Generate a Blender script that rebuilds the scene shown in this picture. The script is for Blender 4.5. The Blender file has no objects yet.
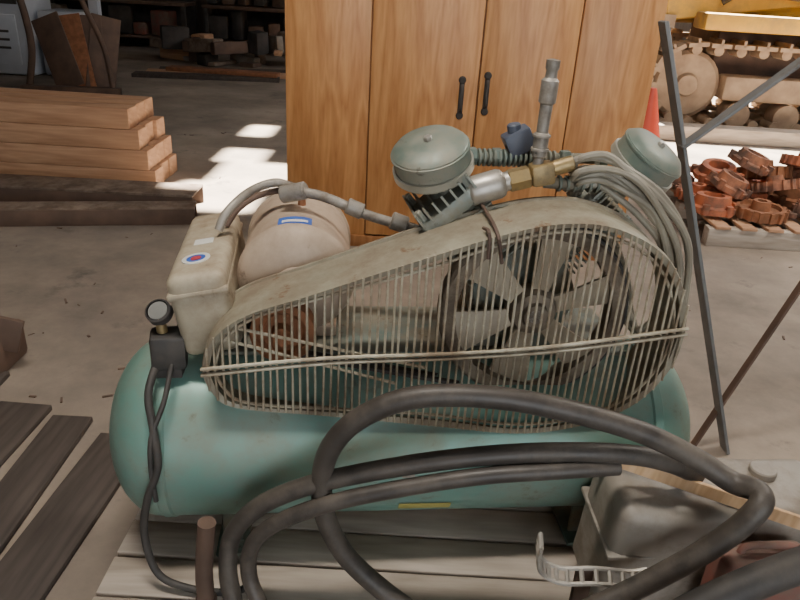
import bpy, bmesh, math, random
from mathutils import Vector, Matrix
random.seed(4)
SC=bpy.context.scene
# ------------------------------------------------------------------ materials
def N(nt,t,**k):
    n=nt.nodes.new(t)
    for a,v in k.items(): setattr(n,a,v)
    return n
def mat(name,c1,c2=None,scale=8,rough=.6,metal=0,bump=.15,c3=None,dist=0.0,stretch=(1,1,1),detail=8,dirt_scale=2.2,lo=.42,hi=.62,spec=.5,c4=None,c4_scale=12,c4_lo=.60,c4_hi=.68):
    m=bpy.data.materials.new(name); m.use_nodes=True; nt=m.node_tree; b=nt.nodes["Principled BSDF"]
    c2=c2 or tuple(x*.7 for x in c1)
    tc=N(nt,"ShaderNodeTexCoord"); mp=N(nt,"ShaderNodeMapping"); mp.inputs["Scale"].default_value=stretch
    nt.links.new(tc.outputs["Object"],mp.inputs[0])
    n1=N(nt,"ShaderNodeTexNoise"); n1.inputs["Scale"].default_value=scale; n1.inputs["Detail"].default_value=detail; n1.inputs["Distortion"].default_value=dist
    nt.links.new(mp.outputs[0],n1.inputs["Vector"])
    r=N(nt,"ShaderNodeValToRGB"); r.color_ramp.elements[0].position=.35; r.color_ramp.elements[1].position=.65
    r.color_ramp.elements[0].color=(*c1,1); r.color_ramp.elements[1].color=(*c2,1)
    nt.links.new(n1.outputs[0],r.inputs[0]); out=r.outputs[0]
    def layer(out,col,sc,lo,hi):
        n2=N(nt,"ShaderNodeTexNoise"); n2.inputs["Scale"].default_value=sc; n2.inputs["Detail"].default_value=10; n2.inputs["Roughness"].default_value=.7
        nt.links.new(mp.outputs[0],n2.inputs["Vector"])
        r2=N(nt,"ShaderNodeValToRGB"); r2.color_ramp.elements[0].position=lo; r2.color_ramp.elements[1].position=hi
        nt.links.new(n2.outputs[0],r2.inputs[0])
        mx=N(nt,"ShaderNodeMix",data_type='RGBA'); nt.links.new(r2.outputs[0],mx.inputs[0]); nt.links.new(out,mx.inputs[6]); mx.inputs[7].default_value=(*col,1)
        return mx.outputs[2],r2.outputs[0]
    if c3:
        out,msk=layer(out,c3,dirt_scale,lo,hi)
        rr=N(nt,"ShaderNodeMapRange"); rr.inputs[3].default_value=rough; rr.inputs[4].default_value=min(1,rough+.3)
        nt.links.new(msk,rr.inputs[0]); nt.links.new(rr.outputs[0],b.inputs["Roughness"])
    else: b.inputs["Roughness"].default_value=rough
    if c4: out,_=layer(out,c4,c4_scale,c4_lo,c4_hi)
    nt.links.new(out,b.inputs["Base Color"])
    b.inputs["Metallic"].default_value=metal
    b.inputs["Specular IOR Level"].default_value=spec
    if bump:
        bp=N(nt,"ShaderNodeBump"); bp.inputs["Strength"].default_value=bump; bp.inputs["Distance"].default_value=.01
        nt.links.new(n1.outputs[0],bp.inputs["Height"]); nt.links.new(bp.outputs[0],b.inputs["Normal"])
    return m
def woodmat(name,c1,c2,axis='Z',scale=7,rough=.5,bump=.1):
    m=bpy.data.materials.new(name); m.use_nodes=True; nt=m.node_tree; b=nt.nodes["Principled BSDF"]
    tc=N(nt,"ShaderNodeTexCoord"); mp=N(nt,"ShaderNodeMapping")
    s={'X':(.12,1,1),'Y':(1,.12,1),'Z':(1,1,.12)}[axis]; mp.inputs["Scale"].default_value=s
    nt.links.new(tc.outputs["Object"],mp.inputs[0])
    w=N(nt,"ShaderNodeTexNoise"); w.inputs["Scale"].default_value=scale; w.inputs["Detail"].default_value=3; w.inputs["Distortion"].default_value=.6
    nt.links.new(mp.outputs[0],w.inputs["Vector"])
    mm=N(nt,"ShaderNodeMath",operation='MULTIPLY'); mm.inputs[1].default_value=14; nt.links.new(w.outputs[0],mm.inputs[0])
    fr=N(nt,"ShaderNodeMath",operation='PINGPONG'); fr.inputs[1].default_value=1; nt.links.new(mm.outputs[0],fr.inputs[0])
    f=N(nt,"ShaderNodeTexNoise"); f.inputs["Scale"].default_value=scale*14; f.inputs["Detail"].default_value=6
    nt.links.new(mp.outputs[0],f.inputs["Vector"])
    ad=N(nt,"ShaderNodeMath",operation='MULTIPLY_ADD'); ad.inputs[1].default_value=.45; nt.links.new(fr.outputs[0],ad.inputs[0]); 
    m2=N(nt,"ShaderNodeMath",operation='MULTIPLY'); m2.inputs[1].default_value=.7; nt.links.new(f.outputs[0],m2.inputs[0]); nt.links.new(m2.outputs[0],ad.inputs[2])
    r=N(nt,"ShaderNodeValToRGB"); r.color_ramp.elements[0].position=.15; r.color_ramp.elements[1].position=.85
    r.color_ramp.elements[0].color=(*c1,1); r.color_ramp.elements[1].color=(*c2,1)
    nt.links.new(ad.outputs[0],r.inputs[0]); nt.links.new(r.outputs[0],b.inputs["Base Color"])
    b.inputs["Roughness"].default_value=rough
    bp=N(nt,"ShaderNodeBump"); bp.inputs["Strength"].default_value=bump; bp.inputs["Distance"].default_value=.005
    nt.links.new(f.outputs[0],bp.inputs["Height"]); nt.links.new(bp.outputs[0],b.inputs["Normal"])
    return m
teal=mat("teal_paint",(.145,.285,.24),(.18,.33,.28),4,.38,.15,.08,c3=(.235,.255,.20),dirt_scale=4.5,lo=.42,hi=.70,c4=(.13,.13,.10),c4_scale=9,c4_lo=.60,c4_hi=.72)
tealdark=mat("teal_iron",(.12,.165,.145),(.19,.225,.195),14,.5,.3,.3,c3=(.23,.20,.145),dirt_scale=8,c4=(.10,.07,.05))
tealfin=mat("finned_casting",(.22,.25,.22),(.30,.32,.28),14,.5,.3,.2,c3=(.28,.24,.17),dirt_scale=9,c4=(.12,.09,.065))
guardm=mat("guard_steel",(.28,.265,.195),(.35,.325,.24),10,.5,.2,.1,c3=(.23,.185,.13),dirt_scale=6,lo=.4,hi=.62,c4=(.19,.115,.065),c4_scale=16)
wirem=mat("guard_wire",(.42,.38,.28),(.50,.45,.335),20,.45,.3,.0,c3=(.27,.205,.135),dirt_scale=9)
cream=mat("cream_motor_paint",(.45,.345,.255),(.52,.405,.305),6,.45,.05,.06,c3=(.30,.22,.155),dirt_scale=6,lo=.42,hi=.72,c4=(.17,.115,.08),c4_scale=14,c4_lo=.62,c4_hi=.72)
creamb=mat("cream_box_paint",(.42,.365,.265),(.48,.42,.31),5,.45,.05,.05,c3=(.27,.205,.135),dirt_scale=7,lo=.40,hi=.68,c4=(.16,.11,.075),c4_scale=14,c4_lo=.62,c4_hi=.72)
bronze=mat("flywheel_iron",(.30,.245,.175),(.21,.17,.125),12,.55,.3,.15,c3=(.13,.095,.065),dirt_scale=7)
rust=mat("rust",(.36,.15,.07),(.22,.095,.045),16,.8,.1,.4)
darkrust=mat("dark_rusty_steel",(.10,.066,.05),(.16,.10,.072),6,.7,.2,.3)
dustysteel=mat("dusty_brown_steel",(.20,.15,.115),(.27,.21,.165),6,.7,.2,.3,c3=(.13,.09,.065),dirt_scale=5)
black=mat("black_rubber",(.035,.032,.03),(.055,.049,.044),14,.6,0,.15,c3=(.11,.095,.08),dirt_scale=9,lo=.5,hi=.8)
hosem=mat("dusty_rubber_hose",(.040,.034,.030),(.065,.055,.047),12,.45,0,.2,c3=(.15,.125,.10),dirt_scale=8,lo=.44,hi=.80)
beltm=mat("belt_rubber",(.04,.037,.033),(.06,.053,.047),14,.7)
airhose=mat("grey_air_hose",(.24,.21,.16),(.32,.29,.22),10,.5,0,.05)
filt=mat("air_filter_paint",(.15,.195,.165),(.21,.255,.215),8,.42,.3,.1,c3=(.30,.28,.22),dirt_scale=6,c4=(.12,.10,.075),c4_scale=15)
filtrim=mat("filter_rim",(.44,.43,.36),(.36,.35,.29),10,.4,.4,.05)
silver=mat("aluminium",(.43,.40,.36),(.55,.52,.46),12,.4,.7,.1,c3=(.30,.26,.21),dirt_scale=12,lo=.45,hi=.7)
brass=mat("brass",(.46,.33,.15),(.34,.25,.12),15,.45,.7,.1,c3=(.24,.19,.12),dirt_scale=14,lo=.45,hi=.7)
greysteel=mat("galvanised_steel",(.28,.255,.22),(.37,.34,.295),9,.5,.4,.1,c3=(.20,.165,.13),dirt_scale=12)
bluedark=mat("blue_dark_paint",(.06,.075,.11),(.09,.10,.135),8,.5)
oak=woodmat("oak",(.45,.185,.058),(.68,.345,.135),'Z',5,.40)
oakd=woodmat("oak_edge",(.28,.11,.035),(.43,.20,.08),'Z',6,.5)
timber=woodmat("timber",(.38,.20,.11),(.57,.34,.20),'X',4,.75)
palletw=woodmat("pallet_wood",(.30,.25,.20),(.50,.43,.36),'X',5,.85)
palletd=woodmat("old_dark_wood",(.045,.035,.03),(.085,.068,.057),'Y',5,.85)
stickw=woodmat("lath_wood",(.50,.30,.15),(.68,.46,.26),'X',9,.7)
frame_m=mat("grey_frame_paint",(.15,.155,.155),(.20,.20,.195),6,.55,.3,.1,c3=(.12,.09,.07),dirt_scale=5,lo=.55,hi=.75)
yellow=mat("yellow_paint",(.78,.45,.05),(.65,.36,.05),4,.55,0,.05,c3=(.36,.25,.12),dirt_scale=2.5,lo=.45,hi=.70)
tracks=mat("track_steel",(.42,.31,.21),(.27,.19,.13),6,.75,.1,.3)
orange=mat("orange_cast_paint",(.58,.18,.075),(.40,.11,.05),7,.65,.0,.2,c3=(.17,.09,.06),dirt_scale=6,lo=.45,hi=.65)
orange2=mat("rusty_orange_casting",(.45,.18,.09),(.28,.11,.06),9,.7,.0,.3,c3=(.13,.08,.06),dirt_scale=7,lo=.4,hi=.6)
red=mat("red_paint",(.62,.07,.03),(.50,.05,.025),5,.5,0,.05)
redb=mat("faded_red_paint",(.22,.08,.06),(.17,.065,.05),7,.6,0,.1,c3=(.17,.13,.10),dirt_scale=6)
white=mat("white_enamel",(.55,.58,.63),(.46,.49,.54),3,.5,0,.03)
darkm=mat("dark_clutter",(.035,.032,.03),(.07,.06,.055),5,.8)
greyt=mat("dented_grey_metal",(.27,.24,.20),(.34,.305,.26),5,.5,.1,.3,c3=(.17,.13,.10),dirt_scale=5,lo=.45,hi=.68)
blue_l=mat("blue_label",(.03,.10,.42),(.04,.13,.5),8,.5,0,0)
white_l=mat("white_label",(.7,.7,.66),(.6,.6,.56),8,.5,0,0)
red_l=mat("red_label",(.5,.05,.06),(.4,.04,.05),8,.5,0,0)
yel_l=mat("yellow_label",(.42,.37,.10),(.30,.27,.08),8,.6,0,0)
glass=mat("gauge_face",(.22,.22,.20),(.18,.18,.17),8,.2,0,0)
wallm=mat("barn_board",(.14,.105,.08),(.09,.07,.057),5,.85,0,.3,stretch=(3,3,.3))
ceilm=mat("roof_sheet",(.16,.15,.14),(.12,.11,.105),3,.8,0,.1)
floorm=mat("dusty_concrete",(.37,.30,.235),(.28,.23,.185),1.6,.85,0,.25,c3=(.16,.135,.115),dirt_scale=.9,lo=.38,hi=.68,detail=14,c4=(.13,.11,.095),c4_scale=2.6,c4_lo=.58,c4_hi=.70)
# ------------------------------------------------------------------ mesh helpers
def empty(name,loc=(0,0,0),rz=0,rot=None):
    e=bpy.data.objects.new(name,None); SC.collection.objects.link(e); e.location=loc
    e.rotation_euler=rot if rot else (0,0,rz); e.empty_display_size=.1; return e
def fin(name,bm,m,par=None,smooth=True,loc=None,rot=None,M=None,auto=True):
    bmesh.ops.recalc_face_normals(bm,faces=bm.faces)
    me=bpy.data.meshes.new(name)
    if smooth:
        for f in bm.faces: f.smooth=True
        if auto:
            for e in bm.edges:
                if len(e.link_faces)==2 and e.calc_face_angle(0)>math.radians(38): e.smooth=False
    bm.to_mesh(me); bm.free()
    for mm in (m if isinstance(m,(list,tuple)) else [m]): me.materials.append(mm)
    o=bpy.data.objects.new(name,me); SC.collection.objects.link(o)
    if M is not None: o.matrix_basis=M
    else:
        if loc: o.location=loc
        if rot: o.rotation_euler=rot
    if par: o.parent=par
    return o
def bm_box(bm,size,loc=(0,0,0),rot=None,bevel=0,seg=2):
    r=bmesh.ops.create_cube(bm,size=1); vs=r['verts']
    bmesh.ops.scale(bm,vec=size,verts=vs)
    if bevel:
        es=list({e for v in vs for e in v.link_edges})
        q=bmesh.ops.bevel(bm,geom=es,offset=bevel,segments=seg,affect='EDGES',profile=.5)
        vs=list({v for f in q['faces'] for v in f.verts}|{v for v in vs if v.is_valid})
    if rot: bmesh.ops.rotate(bm,cent=(0,0,0),matrix=rot,verts=vs)
    bmesh.ops.translate(bm,vec=loc,verts=vs); return vs
def box(name,size,loc,m,par=None,rot=None,bevel=.004):
    bm=bmesh.new(); bm_box(bm,size,bevel=min(bevel,min(size)*.45))
    return fin(name,bm,m,par,loc=loc,rot=rot)
def rotTo(d):
    return Vector(d).to_track_quat('Z','Y').to_matrix()
def bm_lathe(bm,prof,seg=32,mat_=None,loc=(0,0,0)):
    rings=[]
    for r,z in prof:
        if r<1e-6: rings.append([bm.verts.new((0,0,z))])
        else: rings.append([bm.verts.new((r*math.cos(2*math.pi*i/seg),r*math.sin(2*math.pi*i/seg),z)) for i in range(seg)])
    for a,b in zip(rings,rings[1:]):
        if len(a)==1 and len(b)==1: continue
        for i in range(seg):
            j=(i+1)%seg
            if len(a)==1: bm.faces.new((a[0],b[i],b[j]))
            elif len(b)==1: bm.faces.new((a[i],b[0],a[j]))
            else: bm.faces.new((a[i],b[i],b[j],a[j]))
    vs=[v for r in rings for v in r]
    if mat_ is not None: bmesh.ops.transform(bm,matrix=mat_.to_4x4() if len(mat_)==3 else mat_,verts=vs)
    bmesh.ops.translate(bm,vec=loc,verts=vs); return vs
def lathe(name,prof,loc,d,m,par=None,seg=32):
    bm=bmesh.new(); bm_lathe(bm,prof,seg)
    M=Matrix.Translation(loc)@rotTo(d).to_4x4()
    return fin(name,bm,m,par,M=M)
def cylp(r,h,b=.004): return [(0,0),(r-b,0),(r,b),(r,h-b),(r-b,h),(0,h)]
def cyl(name,r,p0,p1,m,par=None,seg=24,b=.003):
    d=Vector(p1)-Vector(p0); return lathe(name,cylp(r,d.length,min(b,r*.4)),p0,d,m,par,seg)
def catmull(pts,n=8,closed=False):
    P=[Vector(p) for p in pts]; out=[]; L=len(P)
    rng=range(L) if closed else range(L-1)
    for i in rng:
        if closed: p0,p1,p2,p3=P[(i-1)%L],P[i],P[(i+1)%L],P[(i+2)%L]
        else:
            p1,p2=P[i],P[i+1]; p0=P[i-1] if i>0 else p1*2-p2; p3=P[i+2] if i+2<L else p2*2-p1
        for k in range(n):
            t=k/n
            out.append(.5*((2*p1)+(-p0+p2)*t+(2*p0-5*p1+4*p2-p3)*t*t+(-p0+3*p1-3*p2+p3)*t**3))
    if not closed: out.append(P[-1])
    return out
def bm_tube(bm,path,r,seg=10,closed=False,rfun=None):
    n=len(path); tang=[]
    for i in range(n):
        a=path[(i-1)%n] if (closed or i>0) else path[0]; b=path[(i+1)%n] if (closed or i<n-1) else path[-1]
        tang.append((b-a).normalized())
    up=Vector((0,0,1)) if abs(tang[0].z)<.9 else Vector((1,0,0))
    nrm=(up-tang[0]*up.dot(tang[0])).normalized(); rings=[]
    for i in range(n):
        t=tang[i]; nrm=(nrm-t*nrm.dot(t)).normalized(); bn=t.cross(nrm); rr=rfun(i) if rfun else r
        rings.append([bm.verts.new(path[i]+(nrm*math.cos(2*math.pi*k/seg)+bn*math.sin(2*math.pi*k/seg))*rr) for k in range(seg)])
    last=n if closed else n-1
    for i in range(last):
        a=rings[i]; b=rings[(i+1)%n]
        for k in range(seg):
            j=(k+1)%seg; bm.faces.new((a[k],a[j],b[j],b[k]))
    if not closed:
        bm.faces.new(rings[0]); bm.faces.new(rings[-1])
def tube(name,pts,r,m,par=None,n=8,seg=10,closed=False,smooth=True):
    bm=bmesh.new(); bm_tube(bm,catmull(pts,n,closed) if smooth else [Vector(p) for p in pts],r,seg,closed)
    return fin(name,bm,m,par)
def bar(name,p0,p1,w,t,m,par=None,roll=None):
    p0,p1=Vector(p0),Vector(p1); d=p1-p0
    q=rotTo(d).to_4x4()
    if roll: q=q@Matrix.Rotation(roll,4,'Z')
    bm=bmesh.new(); bm_box(bm,(w,t,d.length),bevel=min(w,t)*.15,seg=1)
    return fin(name,bm,m,par,M=Matrix.Translation((p0+p1)/2)@q)
# ------------------------------------------------------------------ camera
P=math.radians(25); R=math.radians(3.5)
cam=bpy.data.cameras.new("camera"); co=bpy.data.objects.new("camera",cam); SC.collection.objects.link(co)
cam.sensor_width=36; cam.lens=36*700/800; cam.clip_start=.05
Fv=Vector((0,math.cos(P),-math.sin(P)));U=Vector((0,math.sin(P),math.cos(P)));Rt=Vector((1,0,0))
r2=Rt*math.cos(R)+U*math.sin(R); u2=-Rt*math.sin(R)+U*math.cos(R)
m=Matrix((r2,u2,-Fv)).transposed().to_4x4(); m.translation=(0,0,1.5); co.matrix_world=m; SC.camera=co
# ------------------------------------------------------------------ room
X0,X1,Y0,Y1,ZC=-7.5,9,-4,16,4.2
bm=bmesh.new(); bm_box(bm,(X1-X0,Y1-Y0,.1),((X0+X1)/2,(Y0+Y1)/2,-.05)); fin("floor",bm,floorm,smooth=False)
box("wall_left",(.12,Y1-Y0,ZC),(X0,(Y0+Y1)/2,ZC/2),wallm)
box("wall_right",(.12,Y1-Y0,ZC),(X1,(Y0+Y1)/2,ZC/2),wallm)
box("wall_back",(X1-X0,.12,ZC),((X0+X1)/2,Y1,ZC/2),wallm)
bm=bmesh.new()   # front wall; unseen opening added behind the camera to let sky light in
bm_box(bm,(7.0,.12,ZC),(X0+3.5,Y0,ZC/2)); bm_box(bm,(5.0,.12,ZC),(X1-2.5,Y0,ZC/2)); bm_box(bm,(4.5,.12,1.0),(1.75,Y0,ZC-.5))
fin("wall_front",bm,wallm,smooth=False)
# unseen roof openings added so the sun lands on chosen floor patches
holes=[(-1.66,-1.05,4.45,5.1),(-1.50,-.90,5.1,5.75),(-1.60,-1.25,5.75,6.2),(-1.62,-1.38,6.75,7.25),(-1.38,-1.18,3.34,3.41),
       (2.2,2.9,5.7,11.5),(2.9,5.5,5.35,12),(5.5,7.0,3.0,9)]
sx,sy=.35*ZC,.45*ZC
holes=[(a+sx,b+sx,c+sy,d+sy) for a,b,c,d in holes]
xs=sorted({X0,X1}|{h[0] for h in holes}|{h[1] for h in holes}); ys=sorted({Y0,Y1}|{h[2] for h in holes}|{h[3] for h in holes})
bm=bmesh.new(); V={}
def gv(x,y):
    if (x,y) not in V: V[(x,y)]=bm.verts.new((x,y,ZC))
    return V[(x,y)]
for a,b in zip(xs,xs[1:]):
    for c,d in zip(ys,ys[1:]):
        mx,my=(a+b)/2,(c+d)/2
        if any(h[0]<mx<h[1] and h[2]<my<h[3] for h in holes): continue
        bm.faces.new((gv(a,c),gv(b,c),gv(b,d),gv(a,d)))
fin("ceiling",bm,ceilm,smooth=False)
# ------------------------------------------------------------------ COMPRESSOR
C=empty("air_compressor",(.038,1.56,0),math.radians(7))
r=.228; zc=.418
prof=[(0,-.75)]
for i in range(1,13):
    a=i/12*math.pi/2; prof.append((r*math.sin(a),-.615-.135*math.cos(a)))
prof+=[(r,-.61),(r+.004,-.605),(r+.004,-.585),(r,-.58),(r,.58),(r+.004,.585),(r+.004,.605),(r,.61)]
for i in range(11,-1,-1):
    a=i/12*math.pi/2; prof.append((r*math.sin(a),.615+.135*math.cos(a)))
bm=bmesh.new(); bm_lathe(bm,prof,64); fin("tank",bm,teal,C,M=Matrix.Translation((0,0,zc))@rotTo((1,0,0)).to_4x4())
for i,x in enumerate((-.45,.47)):
    for j,y in enumerate((-.13,.13)):
        box(f"foot_leg_{i}{j}",(.05,.012,.17),(x,y,.219),tealdark,C)
    box(f"foot_pad_{i}",(.08,.36,.012),(x,0,.139),tealdark,C)
    cyl(f"drain_{i}",.012,(x+.1,0,.20),(x+.1,0,.16),brass,C)
box("top_plate",(1.05,.26,.012),(.02,.08,.652),tealdark,C)
box("plate_web",(.95,.012,.05),(.02,.0,.63),tealdark,C)
def tank_label(name,x,ang,w,h,m):
    bm=bmesh.new(); vv=[]
    for i in range(7):
        a=ang-h/2/r+h/r*i/6
        vv.append([bm.verts.new((x+s*w/2,-(r+.0025)*math.sin(a),zc+(r+.0025)*math.cos(a))) for s in (-1,1)])
    for a,b in zip(vv,vv[1:]): bm.faces.new((a[0],a[1],b[1],b[0]))
    fin(name,bm,m,C)
tank_label("yellow_label",0.03,math.radians(120),.13,.035,yel_l)
tank_label("data_plate",-.02,math.radians(88),.03,.02,greysteel)
# belt guard
G=empty("belt_guard",(-.012,0,-.002)); G.parent=C
FY,BY=-.20,-.040
oc=[(-.475,.70),(-.458,.64),(-.405,.60),(-.2,.575),(.05,.543),(.25,.52),(.40,.54),(.52,.595),(.59,.685),(.61,.78),(.59,.885),(.52,.985),(.40,1.045),(.28,1.053),(.15,1.025),(-.05,.955),(-.25,.88),(-.38,.832),(-.45,.775)]
loop=catmull([(x,0,z) for x,z in oc],6,True); n=len(loop)
cx=sum(p.x for p in loop)/n; cz=sum(p.z for p in loop)/n
def inset(p,d):
    v=Vector((p.x-cx,0,p.z-cz)); L=v.length; return Vector((cx,0,cz))+v*((L-d)/L)
bm=bmesh.new(); rings=[]
for d,y in ((0.018,FY),(0.004,FY-.004),(0,FY+.006),(0,BY-.01),(-.008,BY-.008),(-.008,BY),(.006,BY),(.006,FY+.012),(.018,FY+.006)):
    rings.append([bm.verts.new(inset(p,d)+Vector((0,y,0))) for p in loop])
for a,b in zip(rings,rings[1:]+rings[:1]):
    for i in range(n):
        j=(i+1)%n; bm.faces.new((a[i],a[j],b[j],b[i]))
fin("guard_band",bm,guardm,G)
def zr(x):
    zs=[]
    for i in range(n):
        a,b=loop[i],loop[(i+1)%n]
        if (a.x-x)*(b.x-x)<=0 and abs(a.x-b.x)>1e-9:
            zs.append(a.z+(b.z-a.z)*(x-a.x)/(b.x-a.x))
    return (min(zs),max(zs)) if len(zs)>=2 else None
bm=bmesh.new(); x=-.46
while x<.60:
    q=zr(x)
    if q:
        j=random.uniform(-.0025,.0025)
        bm_tube(bm,[Vector((x,FY-.003,q[0]+.004)),Vector((x+j,FY-.006,(q[0]+q[1])/2)),Vector((x+j,FY-.003,q[1]-.004))],.0029,6)
    x+=.0165
fin("guard_bars",bm,wirem,G)
bm=bmesh.new()
bm_tube(bm,catmull([(-.475,FY-.009,.705),(-.2,FY-.012,.735),(.05,FY-.012,.745),(.3,FY-.012,.765),(.608,FY-.009,.81)],6),.0045,8)
bm_tube(bm,catmull([(-.475,FY-.009,.690),(-.2,FY-.012,.722),(.05,FY-.012,.733),(.3,FY-.012,.752),(.608,FY-.009,.795)],6),.0045,8)
ins=[inset(p,.03)+Vector((0,FY+.004,0)) for p in loop]; bm_tube(bm,ins,.004,6,True)
bm_tube(bm,[Vector((-.40,FY+.004,.80)),Vector((.02,FY+.004,.70))],.004,6)
bm_tube(bm,[Vector((-.42,FY+.004,.77)),Vector((-.05,FY+.004,.66))],.004,6)
fin("guard_brace_rods",bm,wirem,G)
bm=bmesh.new()
bm_tube(bm,catmull([(.12,FY+.03,1.026),(.125,FY-.006,1.028),(.13,FY-.004,.97)],4),.004,6); bm_tube(bm,catmull([(.14,BY,1.040),(.14,FY-.006,1.032),(.16,FY-.004,.96)],4),.004,6)
fin("guard_tie_wire",bm,darkrust,G)
# flywheel (fan bladed)
fx,fz=.262,.80
bm=bmesh.new(); M0=rotTo((0,-1,0))
bm_lathe(bm,[(.186,0),(.186,.05),(.215,.052),(.222,.045),(.214,.036),(.222,.026),(.214,.017),(.222,.006),(.215,0),(.186,0)],56,M0,(fx,-.075,fz))
bm_lathe(bm,[(0,.065),(.028,.065),(.032,.055),(.05,.05),(.06,.03),(.06,.0),(0,0)],28,M0,(fx,-.075,fz))
fin("flywheel_rim",bm,bronze,C)
bm=bmesh.new()
for i in range(6):
    a=math.radians(18+60*i)
    ca,sa=math.cos(a),math.sin(a); t=Vector((-sa,0,ca)); rd=Vector((ca,0,sa)); c0=Vector((fx,-.10,fz))
    pts=[]
    for rr,w,tw in ((.045,.020,0),(.10,.028,.008),(.155,.040,.014),(.192,.048,.017)):
        pts.append((c0+rd*rr-t*w+Vector((0,tw,0)), c0+rd*rr+t*w-Vector((0,tw,0))))
    F0,F1=[[ [bm.verts.new(p+Vector((0,dy,0))) for p in pr] for pr in pts] for dy in (0,-.008)]
    for A in (F0,F1):
        for u,v in zip(A,A[1:]): bm.faces.new((u[0],u[1],v[1],v[0]))
    for u,v,u1,v1 in zip(F0,F0[1:],F1,F1[1:]):
        bm.faces.new((u[0],v[0],v1[0],u1[0])); bm.faces.new((u[1],v[1],v1[1],u1[1]))
fin("flywheel_fan_blades",bm,mat("blade_iron",(.46,.39,.28),(.35,.29,.21),12,.5,.2,.1),C)
px,pz=-.315,.76
lathe("motor_pulley",[(0,0),(.015,0),(.06,.0),(.072,.004),(.062,.016),(.072,.028),(.062,.040),(.072,.052),(.055,.055),(.045,.045),(.025,.045),(.022,.07),(0,.07)],(px,-.10,pz),(0,-1,0),rust,C)
def belt(name,y):
    R1,R2=.068,.221; D=Vector((fx-px,0,fz-pz)); L=D.length; base=math.atan2(D.z,D.x); al=math.acos((R2-R1)/L)
    pts=[]; th=math.pi-al
    for i in range(33):
        a=base-th+2*th*i/32; pts.append(Vector((fx+R2*math.cos(a),y,fz+R2*math.sin(a))))
    for i in range(17):
        a=base+th+(2*math.pi-2*th)*i/16; pts.append(Vector((px+R1*math.cos(a),y,pz+R1*math.sin(a))))
    bm=bmesh.new(); bm_tube(bm,pts,.008,6,True); fin(name,bm,beltm,C)
belt("belt_a",-.096); belt("belt_b",-.115)
# motor
mx_,mz_=-.292,.812
mp=[(0,0),(.045,0),(.05,.01),(.10,.016),(.132,.035),(.142,.055),(.142,.06),(.137,.064),(.137,.33),(.142,.334),(.142,.342),(.131,.365),(.095,.385),(.0,.39)]
lathe("motor_body",mp,(mx_,-.02,mz_),(0,1,0),cream,C,48)
cyl("motor_shaft",.012,(mx_,-.02,mz_-.05),(px,-.14,pz),silver,C)
box("motor_base",(.20,.26,.03),(mx_,.16,.672),cream,C)
box("motor_saddle",(.12,.22,.04),(mx_,.16,.70),cream,C)
def mlabel(name,y0,y1,a0,a1,m,rr=.1382):
    bm=bmesh.new(); vv=[]
    for i in range(9):
        a=a0+(a1-a0)*i/8; vv.append([bm.verts.new((mx_+rr*math.cos(a),y,mz_+rr*math.sin(a))) for y in (y0,y1)])
    for a,b in zip(vv,vv[1:]): bm.faces.new((a[0],a[1],b[1],b[0]))
    fin(name,bm,m,C)
mlabel("motor_nameplate",.042,.100,math.radians(74),math.radians(108),blue_l)
mlabel("motor_nameplate_lines",.062,.078,math.radians(78),math.radians(104),white_l,.1385)
cyl("motor_oil_cap",.010,(mx_+.01,.20,.945),(mx_+.01,.20,.97),rust,C)
# starter box (beige) left of the motor
S=Matrix.Translation((-.495,.09,.79))@Matrix.Rotation(math.radians(2),4,'Z')@Matrix.Rotation(math.radians(-10),4,'Y')
bm=bmesh.new(); bm_box(bm,(.130,.44,.20),bevel=.024,seg=4); fin("starter_box",bm,creamb,C,M=S)
bm=bmesh.new(); bm_box(bm,(.136,.446,.016),(0,0,.055),bevel=.007,seg=2); fin("starter_box_lid_seam",bm,creamb,C,M=S)
lz=.1002; ly=-.12
lathe("round_label",[(0,0),(.028,0),(.028,.0015),(0,.0015)],S@Vector((-.005,ly,lz)),S.to_3x3()@Vector((0,0,1)),blue_l,C)
lathe("round_label_ring",[(.022,0),(.032,0),(.032,.002),(.022,.002),(.022,0)],S@Vector((-.005,ly,lz)),S.to_3x3()@Vector((0,0,1)),white_l,C)
lathe("round_label_centre",[(0,0),(.012,0),(.012,.002),(0,.002)],S@Vector((-.005,ly,lz+.0004)),S.to_3x3()@Vector((0,0,1)),red_l,C)
bm=bmesh.new(); bm_box(bm,(.045,.035,.001),(0,-.01,.1005)); fin("paper_label",bm,white_l,C,M=S)
box("starter_box_bracket",(.08,.2,.08),(-.48,.13,.66),tealdark,C)
tube("conduit_cable",[(-.48,.10,.91),(-.46,.12,.95),(-.41,.16,.99),(-.35,.18,1.01),(-.30,.18,1.00)],.011,greysteel,C)
tube("conduit_cable_b",[(-.47,.16,.90),(-.44,.18,.94),(-.39,.20,.97),(-.33,.19,.99)],.008,darkrust,C)
cyl("conduit_elbow",.022,(-.33,.16,.985),(-.27,.14,1.005),greysteel,C)
tube("copper_discharge_pipe",[(-.28,.14,1.0),(-.22,.13,.99),(-.12,.11,.955),(-.02,.10,.93),(.10,.10,.90)],.013,greysteel,C)
cyl("pipe_union",.020,(-.17,.12,.975),(-.13,.115,.96),greysteel,C)
cyl("pipe_union_b",.022,(-.06,.105,.945),(-.02,.10,.932),greysteel,C)
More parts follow.
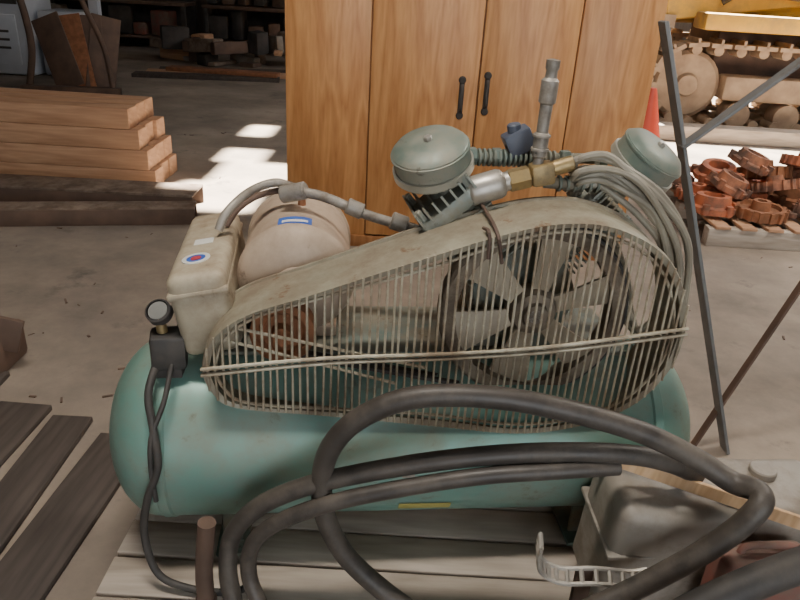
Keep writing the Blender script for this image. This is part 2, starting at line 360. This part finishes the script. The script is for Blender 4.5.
# pump crankcase
lathe("crankcase",[(0,0),(.10,0),(.13,.015),(.135,.04),(.135,.20),(.12,.23),(.0,.24)],(fx,-.03,.79),(0,1,0),tealdark,C,40)
box("crankcase_base",(.26,.22,.05),(fx,.09,.675),tealdark,C)
cyl("crankshaft",.02,(fx,-.14,fz),(fx,.0,fz),silver,C)
def pcyl(tag,base,d,L,rad):
    d=Vector(d).normalized(); base=Vector(base)
    cyl("cylinder_barrel_"+tag,rad*.82,base,base+d*L,tealfin,C,32)
    bm=bmesh.new(); M_=rotTo(d)
    nf=9
    for i in range(nf):
        z=.035+i*(L-.04)/nf
        vs=bm_box(bm,(rad*2,rad*2,.0055),bevel=.002,seg=1); bmesh.ops.transform(bm,matrix=Matrix.Translation(base+d*z)@M_.to_4x4(),verts=vs)
    fin("cylinder_fins_"+tag,bm,tealfin,C)
    bm=bmesh.new(); vs=bm_box(bm,(rad*2,rad*2,.04),bevel=.008); bmesh.ops.transform(bm,matrix=Matrix.Translation(base+d*(L+.02))@M_.to_4x4(),verts=vs)
    for i in range(7):
        vs=bm_box(bm,(rad*2.1,.005,.036)); bmesh.ops.transform(bm,matrix=Matrix.Translation(base+d*(L+.05))@M_.to_4x4()@Matrix.Translation((0,(i-3)*rad*.30,0)),verts=vs)
    for sx_ in (-1,1):
        for sy_ in (-1,1):
            bm_lathe(bm,cylp(.010,.03,.002),6,M_,base+d*(L+.04)+M_@Vector((sx_*rad*.8,sy_*rad*.8,0)))
    fin("cylinder_head_"+tag,bm,tealfin,C)
pcyl("left",(.195,.03,.865),(-.66,-.05,.75),.19,.080)
pcyl("right",(.32,.05,.87),(.66,0,.75),.15,.062)
def filt_can(tag,loc,d,R_,h):
    lathe("air_filter_can_"+tag,[(0,-.02),(R_*.45,-.02),(R_*.5,0),(R_-.006,0),(R_,.004),(R_,h*.72),(R_+.003,h*.74),(R_+.003,h*.80),(R_,h*.82),(R_,h-.012),(R_-.012,h),(R_*.35,h+.006),(0,h+.007)],loc,d,filt,C,44)
    dd=Vector(d).normalized()
    lathe("air_filter_band_"+tag,[(R_+.001,0),(R_+.006,.001),(R_+.006,.018),(R_+.001,.019)],Vector(loc)+dd*(h*.12),d,filtrim,C,44)
    lathe("air_filter_nut_"+tag,cylp(.010,.012,.002),Vector(loc)+dd*(h+.005),d,silver,C,6)
filt_can("left",(.028,.03,1.085),(-.30,-.30,1),.088,.082)
filt_can("right",(.520,.05,1.10),(.50,-.40,1),.080,.075)
cyl("filter_neck_left",.035,(.075,.04,1.01),(.032,.03,1.09),tealfin,C)
cyl("filter_neck_right",.03,(.44,.05,1.01),(.525,.05,1.11),tealdark,C)
bm=bmesh.new()
bm_tube(bm,[Vector((.08,.05,1.12)),Vector((.44,.08,1.12))],.013,12)
for i in range(16):
    bm_lathe(bm,cylp(.021,.006,.001),16,rotTo((1,0,.03)),(.13+i*.012,.052,1.121))
fin("finned_intercooler_pipe",bm,tealdark,C)
for i,x in enumerate((.105,.165,.33,.42)): lathe(f"hex_fitting_{i}",cylp(.022,.022,.002),(x,.055,1.122),(1,0,.03),tealdark,C,6)
box("unloader_block",(.065,.05,.055),(.225,.06,1.16),bluedark,C,rot=(0,-.5,0),bevel=.006)
cyl("unloader_cap",.016,(.215,.06,1.17),(.208,.06,1.20),bluedark,C)
dx=-.028
lathe("silver_valve_body",[(0,0),(.020,0),(.030,.006),(.034,.014),(.034,.075),(.030,.085),(.022,.090),(.022,.105),(0,.105)],(.122+dx,-.03,1.058),(.92,0,.30),silver,C,28)
lathe("brass_nut",cylp(.026,.05,.003),(.215+dx,-.03,1.088),(.92,0,.25),brass,C,6)
box("brass_tee",(.055,.05,.05),(.290+dx,-.03,1.108),brass,C,rot=(0,-.2,0),bevel=.01)
cyl("brass_tee_outlet",.018,(.30+dx,-.03,1.115),(.36+dx,-.03,1.135),brass,C,12)
RX=.250
cyl("riser_nipple",.012,(RX,-.03,1.10),(RX,-.03,1.19),greysteel,C,16)
cyl("riser_coupling",.017,(RX,-.03,1.145),(RX,-.03,1.20),greysteel,C,16)
lathe("safety_valve",[(0,0),(.013,0),(.014,.06),(.019,.065),(.019,.11),(.013,.116),(.012,.13),(.015,.135),(.015,.152),(0,.155)],(RX,-.03,1.20),(.02,0,1),greysteel,C,16)
for i in range(2): lathe(f"valve_ring_{i}",cylp(.0205,.006,.001),(RX,-.03,1.16+i*.03),(0,0,1),greysteel,C,16)
tube("air_line_green",[(.28,.0,1.08),(.34,-.01,1.08),(.40,.0,1.08),(.45,.03,1.06)],.014,tealdark,C)
for i in range(6): lathe(f"line_rib_{i}",cylp(.019,.007,.001),(.31+i*.018,-.008,1.08),(1,0,0),tealdark,C,14)
# air hose coil draped over the right end of the guard
bm=bmesh.new()
base=[(.33,-.03,1.14),(.39,-.04,1.155),(.46,-.06,1.13),(.55,-.06,1.06),(.635,-.05,.95),(.68,-.03,.81),(.69,-.02,.67),(.66,.02,.60),(.62,.09,.66),(.59,.13,.78),(.53,.15,.91),(.44,.12,1.0),(.36,.04,1.08)]
for k in range(7):
    s=1-.045*k; pts=[]
    for (x,y,z) in base:
        jx=random.uniform(-.006,.006)
        pts.append((.44+(x-.44)*s+jx,y-.010*(k%3)+.004*k,.88+(z-.88)*s+jx+.010*(k%2)))
    bm_tube(bm,catmull(pts,7,True),.0085,8,True)
fin("air_hose_coil",bm,airhose,C)
# pressure switch and gauge at left
box("pressure_switch_base",(.06,.055,.03),(-.575,-.10,.645),darkm,C)
box("pressure_switch",(.078,.07,.085),(-.575,-.10,.695),black,C,bevel=.010,rot=(0,0,.15))
cyl("switch_stem",.012,(-.575,-.07,.60),(-.575,-.07,.66),brass,C)
cyl("gauge_stem",.012,(-.585,-.10,.72),(-.588,-.10,.765),brass,C)
lathe("gauge_case",[(0,0),(.026,0),(.029,.004),(.029,.024),(.025,.026)],(-.588,-.085,.772),(-.2,-.7,.9),darkm,C,28)
lathe("gauge_dial",[(0,.0),(.022,.0),(.022,.001),(0,.001)],Vector((-.588,-.085,.772))+Vector((-.2,-.7,.9)).normalized()*.023,(-.2,-.7,.9),glass,C,28)
tube("switch_cable",[(-.60,-.12,.67),(-.61,-.18,.62),(-.595,-.224,.55),(-.59,-.243,.47),(-.62,-.248,.38),(-.635,-.25,.28),(-.61,-.27,.18),(-.54,-.29,.15),(-.44,-.31,.152),(-.39,-.29,.152)],.009,black,C)
tube("switch_cable_b",[(-.565,-.13,.67),(-.575,-.19,.61),(-.60,-.231,.54),(-.605,-.243,.46),(-.60,-.250,.38)],.006,black,C)
# ------------------------------------------------------------------ pallets
pp=empty("wooden_pallet",(0,0,0))
for i,y in enumerate((1.13,1.255,1.38,1.505,1.63,1.755,1.88)):
    box(f"deck_{i}",(1.50,.117,.02),(.07,y,.119),palletw,pp,rot=(0,0,random.uniform(-.008,.008)))
for i,x in enumerate((-.62,.07,.76)): box(f"stringer_{i}",(.09,.86,.108),(x,1.51,.055),palletw,pp)
# loose old boards on the floor at the left
pd=empty("old_floor_boards",(0,0,0))
for i,(x,y,w_,l_,a) in enumerate(((-1.55,1.75,.16,1.1,.04),(-1.34,1.60,.19,1.0,-.03),(-1.12,1.58,.14,.92,.02),(-.93,1.55,.17,.80,-.05))):
    box(f"board_{i}",(w_,l_,.022),(x,y,.0115),palletd,pd,rot=(0,0,a))
sc=empty("scrap_iron",(-1.60,2.38,0))
box("scrap_block",(.18,.22,.16),(0,0,.081),darkrust,sc,bevel=.02)
cyl("scrap_shaft",.03,(-.02,0,.14),(.0,-.02,.34),darkrust,sc); box("scrap_flange",(.12,.02,.14),(.10,-.05,.17),darkrust,sc,rot=(0,.3,.2))
tube("scrap_hook",[(-.1,0,.16),(-.16,-.02,.25),(-.12,-.02,.36),(-.05,-.02,.33)],.013,rust,sc)
tube("scrap_rod",[(.06,-.32,.02),(.05,-.2,.06),(.02,.05,.17)],.018,darkrust,sc)
bm=bmesh.new()
for i in range(70):
    x,y=random.choice([(random.uniform(-3,-.8),random.uniform(2.6,7)),(random.uniform(1.4,3.6),random.uniform(2.4,5)),(random.uniform(-1.7,-.8),random.uniform(2.1,3))])
    s=random.uniform(.004,.010)
    bm_box(bm,(s*random.uniform(1,6),s,s*.5),(x,y,s*.25),Matrix.Rotation(random.uniform(0,3.1),3,'Z'))
fin("floor_debris",bm,darkrust,smooth=False)
# ------------------------------------------------------------------ black hoses
H=empty("rubber_hose",(0,0,0))
tube("hose_loop",[(.06,1.17,.168),(-.01,1.19,.21),(-.085,1.20,.285),(-.13,1.2,.38),(-.145,1.2,.48),(-.13,1.2,.58),(-.07,1.2,.665),(.04,1.2,.725),(.20,1.2,.737),(.36,1.2,.715),(.51,1.2,.675),(.63,1.19,.625),(.70,1.16,.595),(.735,1.12,.605),(.725,1.09,.585),(.665,1.09,.49),(.55,1.09,.375),(.43,1.08,.29),(.30,1.07,.20),(.18,1.08,.158),(.08,1.12,.155)],.0235,hosem,H,8,14)
tube("hose_strand_a",[(-.34,1.16,.155),(-.355,1.18,.24),(-.345,1.2,.33),(-.28,1.2,.42),(-.16,1.2,.49),(.02,1.2,.55),(.19,1.2,.59),(.35,1.2,.612),(.50,1.21,.61),(.60,1.23,.58),(.68,1.26,.53)],.0215,hosem,H,8,14)
tube("hose_strand_b",[(-.25,1.12,.152),(-.30,1.16,.24),(-.295,1.17,.33),(-.24,1.17,.40),(-.12,1.172,.465),(.05,1.175,.52),(.20,1.175,.56),(.36,1.18,.582),(.48,1.2,.585)],.0185,hosem,H,8,14)
pb=empty("steel_pipe",(0,0,0))
bm=bmesh.new(); pth=catmull([(-.405,1.165,.133),(-.405,1.165,.25),(-.39,1.165,.395)],6); bm_tube(bm,pth,.020,14); fin("pipe",bm,darkrust,pb)
cyl("pipe_collar",.024,(-.405,1.165,.133),(-.405,1.165,.17),darkrust,pb)
tp=empty("suction_pipe",(0,0,0))
tube("pipe_run",[(1.10,1.0,.64),(.90,1.0,.585),(.77,1.0,.53),(.58,.98,.41),(.42,.95,.26),(.30,.93,.14),(.22,.90,.05)],.032,black,tp,6,18)
# ------------------------------------------------------------------ dented fuel tank, red can, lath, bracket
ft=empty("fuel_tank",(0,0,0))
bm=bmesh.new(); bm_box(bm,(.52,.20,.34),bevel=.035,seg=5)
bmesh.ops.subdivide_edges(bm,edges=[e for e in bm.edges if e.calc_length()>.08],cuts=7,use_grid_fill=True)
for v in bm.verts:
    v.co+=Vector((0,0,1))*.005*math.sin(v.co.x*19)*math.cos(v.co.y*13)+Vector((0,1,0))*.005*math.sin(v.co.x*23+v.co.z*15)
fin("tank_shell",bm,greyt,ft,loc=(.745,1.30,.328),rot=(.12,.03,.10))
cyl("filler_neck",.03,(.86,1.32,.47),(.86,1.32,.515),greyt,ft)
box("tank_seam",(.53,.21,.012),(.745,1.30,.36),greyt,ft,rot=(.12,.03,.10))
rc=empty("red_gas_can",(0,0,0))
bm=bmesh.new(); bm_box(bm,(.20,.09,.31),bevel=.02,seg=3); fin("can_body",bm,redb,rc,loc=(.80,1.128,.288),rot=(0,0,.1))
tube("can_handle",[(.74,1.125,.435),(.76,1.125,.46),(.85,1.132,.46),(.87,1.132,.435)],.008,redb,rc)
la=empty("wooden_lath",(0,0,0))
bar("lath",(.44,1.30,.550),(.93,1.16,.480),.032,.010,stickw,la,roll=math.radians(90))
bk=empty("perforated_bracket",(0,0,0))
bm=bmesh.new(); path=catmull([(.330,1.14,.425),(.330,1.14,.385),(.345,1.14,.352),(.385,1.13,.340),(.46,1.13,.345),(.53,1.13,.342),(.57,1.13,.350)],5)
for s in (-1,1):
    bm_tube(bm,[p+Vector((0,s*.013,s*.009)) for p in path],.0055,6)
for i in range(0,len(path),2): bm_tube(bm,[path[i]+Vector((0,-.013,-.009)),path[i]+Vector((0,.013,.009))],.0055,6)
fin("bracket_strip",bm,silver,bk)
box("bracket_foot",(.04,.012,.21),(.44,1.15,.238),darkrust,bk)
# ------------------------------------------------------------------ cabinet
cb=empty("oak_cabinet",(0,3.95,0))
CX0,CX1,CH=-.70,1.29,2.0
W=CX1-CX0; mxc=(CX0+CX1)/2
box("carcass",(W,.55,CH),(mxc,.30,CH/2),oakd,cb,bevel=.006)
edges=[CX0,-.235,.355,.86,CX1]
for i,(a,b) in enumerate(zip(edges,edges[1:])):
    w=b-a-.008; xc=(a+b)/2
    if i in (0,3): box(f"side_panel_{i}",(w,.022,CH-.02),(xc,.013,CH/2),oak,cb,bevel=.004)
    else: box(f"door_leaf_{i}",(w,.022,CH-.10),(xc,.006,CH/2+.03),oak,cb,bevel=.006)
box("plinth",(W,.03,.07),(mxc,.006,.035),oakd,cb)
box("crown",(W+.06,.62,.05),(mxc,.29,CH+.025),oakd,cb,bevel=.012)
for i,(x,z) in enumerate(((.265,.90),(.400,.93))):
    box(f"handle_plate_{i}",(.028,.006,.20),(x,-.008,z),darkm,cb,bevel=.002)
    tube(f"handle_pull_{i}",[(x,-.01,z+.07),(x,-.035,z+.05),(x-.006,-.042,z),(x,-.035,z-.05),(x,-.01,z-.07)],.010,darkm,cb)
    for dz in (.095,-.095): lathe(f"handle_knob_{i}{dz>0}",[(0,0),(.021,0),(.016,.01),(0,.012)],(x,-.008,z+dz),(0,-1,0),darkm,cb,12)
# ------------------------------------------------------------------ steel stand on the right
sf=empty("steel_stand",(0,0,0))
bar("leg_a",(1.21,2.10,0.0),(.680,2.10,1.42),.055,.012,frame_m,sf,roll=math.radians(4))
bar("brace_b",(.80,2.085,1.08),(1.42,2.085,1.655),.045,.010,frame_m,sf)
bar("leg_c",(1.10,2.12,.0),(1.64,2.12,1.75),.030,.010,darkrust,sf)
bar("leg_d",(1.66,2.12,0),(1.66,2.12,1.75),.05,.012,frame_m,sf)
bar("top_rail",(1.40,2.10,1.64),(1.68,2.10,1.70),.04,.01,frame_m,sf)
# ------------------------------------------------------------------ timbers
ts=empty("timber_stack",(0,0,0))
z=0
for i,xr in enumerate((-1.78,-1.82,-1.87,-1.93)):
    for j in range(3):
        h=.138
        box(f"beam_{i}_{j}",(2.6,.17,h),(xr-1.3-random.uniform(0,.03)*(j>0),4.90+j*.185,z+h/2+.001),timber,ts,bevel=.006,rot=(0,0,random.uniform(-.004,.004)))
    z+=.14
st=empty("steel_channel",(-2.45,3.98,0),.22)
box("web",(2.3,.16,.012),(0,0,.10),dustysteel,st); box("flange_a",(2.3,.012,.10),(0,-.08,.05),darkrust,st); box("flange_b",(2.3,.012,.10),(0,.08,.05),darkrust,st)
st2=empty("steel_channel.001",(-2.48,4.44,0),.03)
box("web",(2.2,.28,.014),(0,0,.12),dustysteel,st2); box("flange_a",(2.2,.014,.115),(0,-.13,.0585),darkrust,st2); box("flange_b",(2.2,.014,.115),(0,.13,.0585),darkrust,st2)
# ------------------------------------------------------------------ top-left clutter
wa=empty("white_machine_cabinet",(-5.45,9.8,0))
box("body",(1.0,.7,1.1),(0,0,.56),white,wa,bevel=.03)
box("door_panel",(.7,.03,.6),(0,-.36,.45),white,wa); box("black_panel",(.8,.02,.15),(0,-.36,.95),darkm,wa)
for i in range(3): box(f"vent_{i}",(.5,.02,.03),(0,-.38,.35+i*.1),darkm,wa)
box("side_unit",(.5,.6,.8),(.80,.1,.41),white,wa,bevel=.03); box("side_unit_panel",(.4,.02,.3),(.80,-.21,.5),darkm,wa); box("mast",(.12,.12,1.4),(1.15,.2,.7),white,wa)
rp=empty("rusty_steel_plates",(-4.0,8.6,0))
for i in range(4):
    box(f"plate_{i}",(.34,.025,.85),(i*.15-.2,i*.07,.43),rust if i==1 else darkrust,rp,rot=(math.radians(-14),math.radians(-22+12*i),.2*i))
tube("bent_arm",[(-.55,-.1,.03),(-.45,-.1,.5),(-.5,-.1,1.0),(-.65,-.05,1.3)],.04,darkrust,rp)
tube("bent_arm_b",[(.45,-.1,.03),(.40,-.1,.5),(.25,-.1,.9),(.15,-.05,1.1)],.03,darkrust,rp)
box("base_bar",(1.1,.12,.08),(0,-.2,.041),darkrust,rp,rot=(0,0,.15))
wd=empty("timber_boards",(-2.9,10.2,0),.15)
for i in range(3): box(f"board_{i}",(2.0,.28,.05),(i*.12,i*.34,.026),timber if i==1 else palletd,wd,rot=(0,0,.05*i))
box("board_top",(1.6,.25,.05),(.2,.2,.08),rust,wd,rot=(0,0,-.2))
sp=empty("scrap_pile",(-2.7,11.8,0))
for i in range(26):
    s=(random.uniform(.15,.7),random.uniform(.1,.3),random.uniform(.06,.35)); box(f"scrap_piece_{i}",s,(random.uniform(-1.4,1.6),random.uniform(-.3,.5),s[2]/2+random.choice((0,0,.2))),random.choice([darkm,darkrust,dustysteel,timber,darkrust,greyt]),sp,rot=(random.uniform(-.1,.1),random.uniform(-.1,.1),random.uniform(0,3)),bevel=.02)
for k,(x,y,w,h) in enumerate(((-5.4,13.6,2.6,1.7),(-2.6,13.6,2.4,1.6),(.0,13.6,2.4,1.7))):
    sh=empty("tool_bench" if k==0 else f"tool_bench.{k:03d}",(x,y,0))
    box("bench_top",(w,.7,.06),(0,0,.78),darkrust,sh); box("back_board",(w,.04,h),(0,.34,h/2),darkm,sh); box("lower_shelf",(w,.6,.04),(0,0,.2),darkrust,sh)
    for lev in (.23,.82):
        xx=-w/2+.05
        while xx<w/2-.35:
            ww=random.uniform(.12,.4); hh=random.uniform(.15,.5)
            box(f"item_{int(lev*10)}_{int(xx*100)}",(ww,.3,hh),(xx+ww/2,-.05,lev+hh/2),random.choice([darkm,darkrust,greyt,darkm,darkrust,redb,darkm]),sh,bevel=.03,rot=(0,0,random.uniform(-.3,.3)))
            xx+=ww+random.uniform(.02,.12)
    for sx_ in (-1,1):
        for sy_ in (-1,1): box(f"post_{sx_}{sy_}",(.07,.07,.75),(sx_*(w/2-.05),sy_*.28,.375),darkm,sh)
# ------------------------------------------------------------------ crawler loader at right back
cl=empty("crawler_loader",(5.2,9.2,0),-.05); cl.scale=(1.12,1.0,1.12)
def trackpart(y,tag):
    L,Rr=3.6,.40
    pts=[]
    for i in range(16):
        a=math.pi/2+math.pi*i/15; pts.append(Vector((-L/2+Rr*math.cos(a),y,.46+Rr*math.sin(a))))
    for i in range(16):
        a=-math.pi/2+math.pi*i/15; pts.append(Vector((L/2+Rr*math.cos(a),y,.46+Rr*math.sin(a))))
    tot=0; seg=[]
    for i in range(len(pts)):
        a,b=pts[i],pts[(i+1)%len(pts)]; seg.append((tot,a,b)); tot+=(b-a).length
    ns=44; bm=bmesh.new()
    for k in range(ns):
        s=tot*k/ns
        for t0,a,b in reversed(seg):
            if s>=t0:
                d=(b-a); q=a+d.normalized()*(s-t0); break
        dn=d.normalized(); nn=Vector((dn.z,0,-dn.x))
        Mx=Matrix((dn,Vector((0,1,0)),nn)).transposed().to_4x4(); Mx.translation=q
        vs=bm_box(bm,(tot/ns*.88,.42,.04)); bmesh.ops.transform(bm,matrix=Mx,verts=vs)
        vs=bm_box(bm,(.025,.42,.06),(0,0,.03)); bmesh.ops.transform(bm,matrix=Mx,verts=vs)
        vs=bm_lathe(bm,[(0,-.15),(.05,-.15),(.05,.15),(0,.15)],10,rotTo((0,1,0)),(0,0,-.05)); bmesh.ops.transform(bm,matrix=Mx,verts=vs)
    fin("track_shoes_"+tag,bm,tracks,cl)
    bm=bmesh.new()
    for x in (-L/2,L/2): bm_lathe(bm,[(0,-.1),(.10,-.1),(.12,-.04),(.30,-.04),(.34,0),(.30,.04),(.12,.04),(.1,.1),(0,.1)],24,rotTo((0,1,0)),(x,y,.46))
    for i in range(6): bm_lathe(bm,[(0,-.13),(.13,-.13),(.13,.13),(0,.13)],18,rotTo((0,1,0)),(-1.25+i*.5,y,.20))
    bm_box(bm,(2.9,.30,.24),(0,y,.46),bevel=.03)
    fin("track_frame_"+tag,bm,tracks,cl)
trackpart(-.8,"near"); trackpart(.8,"far")
bm=bmesh.new(); bm_box(bm,(3.0,1.1,.5),(0,0,.80),bevel=.04); fin("chassis",bm,darkrust,cl)
bm=bmesh.new(); bm_box(bm,(2.0,1.1,.8),(-.9,0,1.5),bevel=.06); bm_box(bm,(3.4,.45,.16),(-.1,-.82,1.08),bevel=.03); bm_box(bm,(3.4,.45,.16),(-.1,.82,1.08),bevel=.03); bm_box(bm,(.9,.9,.3),(.8,0,1.2),bevel=.04)
fin("engine_hood_and_fenders",bm,yellow,cl)
for sy_ in (-1,1):
    bar(f"lift_arm_{sy_}",(.8,sy_*.62,1.6),(-2.1,sy_*.62,1.15),.20,.09,yellow,cl,roll=math.radians(90))
    cyl(f"lift_ram_{sy_}",.06,(.3,sy_*.72,1.25),(-1.3,sy_*.72,1.40),greysteel,cl)
    tube(f"hydraulic_line_{sy_}",[(-1.6,sy_*.75,1.25),(-1.2,sy_*.8,1.5),(-.6,sy_*.8,1.35),(0,sy_*.8,1.45)],.03,darkm,cl)
box("operator_seat",(.45,.5,.5),(.95,0,1.55),darkm,cl,bevel=.06)
for i in range(5): box(f"hood_grille_{i}",(.06,.02,.5),(-1.6+i*.25,-.56,1.5),darkm,cl)
bm=bmesh.new(); bm_box(bm,(.06,2.1,.75),(-2.75,0,.55)); bm_box(bm,(.5,2.1,.05),(-2.55,0,.2)); bm_box(bm,(.5,.05,.7),(-2.55,-1.03,.55)); bm_box(bm,(.5,.05,.7),(-2.55,1.03,.55)); bm_box(bm,(.6,1.4,.12),(-2.3,0,1.05))
fin("bucket",bm,tracks,cl)
pk=empty("plank",(4.4,7.9,0)); box("board",(3.4,.25,.16),(0,0,.081),palletw,pk,bevel=.01)
rb=empty("traffic_cone",(2.06,6.3,0)); rb.scale=(1.25,1.25,1.15)
lathe("cone",[(0.20,.03),(.17,.05),(.035,.62),(.03,.63),(.0,.63)],(0,0,0),(0,0,1),red,rb,32); box("cone_base",(.42,.42,.03),(0,0,.016),red,rb)
# ------------------------------------------------------------------ orange castings on a slatted pallet
p3=empty("wooden_pallet.001",(0,0,0))
for i in range(8): box(f"slat_{i}",(.10,1.25,.02),(2.05+i*.17,4.95,.13),timber,p3)
for i,y in enumerate((4.38,4.95,5.52)): box(f"bearer_{i}",(1.35,.09,.119),(2.64,y,.06),palletw,p3)
oc_=empty("orange_machine_castings",(0,0,0))
random.seed(11)
def ring_part(bm,R_,h):
    bm_lathe(bm,[(R_*.45,0),(R_,0),(R_,h*.35),(R_*.8,h*.45),(R_*.72,h),(R_*.45,h),(R_*.45,0)],24)
    for k in range(6):
        a=k*math.pi/3; bm_lathe(bm,[(0,0),(.024,0),(.024,h*.6),(0,h*.6)],10,None,(R_*.98*math.cos(a),R_*.98*math.sin(a),0))
def teeth(bm,R_,h):
    for k in range(16):
        a=k*2*math.pi/16; M_=Matrix.Translation((R_*math.cos(a),R_*math.sin(a),h*.35))@Matrix.Rotation(a,4,'Z')
        vs=bm_box(bm,(.035,.022,h*.7)); bmesh.ops.transform(bm,matrix=M_,verts=vs)
def housing_part(bm,R_,h):
    bm_box(bm,(R_*1.5,R_*1.1,h),(0,0,h/2),bevel=.02)
    bm_lathe(bm,[(R_*.28,h),(R_*.5,h),(R_*.5,h+.05),(R_*.28,h+.05),(R_*.28,h)],20)
    for k in range(4): bm_box(bm,(.02,R_*1.3,h*.8),((k-1.5)*R_*.35,0,h*.4))
    for sx_ in (-1,1):
        for sy_ in (-1,1): bm_lathe(bm,[(0,0),(.03,0),(.03,.03),(0,.03)],10,None,(sx_*R_*.8,sy_*R_*.6,0))
pos=[(2.06,4.60),(2.36,4.55),(2.72,4.62),(3.05,4.55),(2.08,4.92),(2.42,4.88),(2.78,4.95),(3.12,4.90),(2.05,5.25),(2.4,5.22),(2.75,5.3),(3.1,5.28),(2.2,4.75),(2.55,4.78),(2.92,4.75),(2.25,5.08),(2.6,5.1),(2.95,5.12),(2.40,4.95),(2.8,5.0)]
for i,(x,y) in enumerate(pos):
    lvl=0 if i<12 else (1 if i<18 else 2)
    R_=random.uniform(.13,.18); h=random.uniform(.09,.13); bm=bmesh.new()
    k=i%3
    if k==0: ring_part(bm,R_,h)
    elif k==1:
        bm_lathe(bm,[(R_*.2,0),(R_*.35,0),(R_*.4,h*.2),(R_*.8,h*.25),(R_*.82,0),(R_,0),(R_,h*.7),(R_*.82,h*.7),(R_*.8,h*.45),(R_*.4,h*.5),(R_*.35,h*1.1),(R_*.2,h*1.1),(R_*.2,0)],28); teeth(bm,R_,h)
    else: housing_part(bm,R_,h)
    t=(.06,.35,.5)[lvl]
    fin(f"casting_{i}",bm,(orange,orange2,rust,orange,orange2)[(i*7)%5],oc_,loc=(x,y,.160+lvl*.12),rot=(random.uniform(-t,t),random.uniform(-t,t),random.uniform(0,6)))
# ------------------------------------------------------------------ lights
w=bpy.data.worlds.new("world"); SC.world=w; w.use_nodes=True; nt=w.node_tree; bg=nt.nodes["Background"]
bg.inputs[0].default_value=(.90,.95,1,1); bg.inputs[1].default_value=4.4
L=bpy.data.lights.new("sun",'SUN'); L.energy=85; L.angle=.03; L.color=(1,.92,.80); so=bpy.data.objects.new("sun",L); SC.collection.objects.link(so)
so.rotation_euler=Vector((.35,.45,1)).to_track_quat('Z','Y').to_euler(); so.location=(3,5,9)
for i,(x,y,e) in enumerate(((-.55,1.0,105),(3.4,3.4,150))):  # added lamps, unseen: soft fill for the compressor and the right-hand floor
    lf=empty("added_fill_light" if i==0 else f"added_fill_light.{i:03d}",(x,y,ZC-.30))
    box("housing",(1.2,.2,.08),(0,0,.04),white,lf); box("hanger_a",(.01,.01,.22),(-.5,0,.19),darkm,lf); box("hanger_b",(.01,.01,.22),(.5,0,.19),darkm,lf)  # housing and hangers made up to dress the added fill lamp
    A=bpy.data.lights.new("fill_area",'AREA'); A.shape='RECTANGLE'; A.size=1.2; A.size_y=.25; A.energy=e; A.color=(1,.92,.82)
    ao=bpy.data.objects.new("fill_area_light",A); SC.collection.objects.link(ao); ao.location=(0,0,-.01); ao.parent=lf
SC.view_settings.view_transform='AgX'; SC.view_settings.exposure=-.05
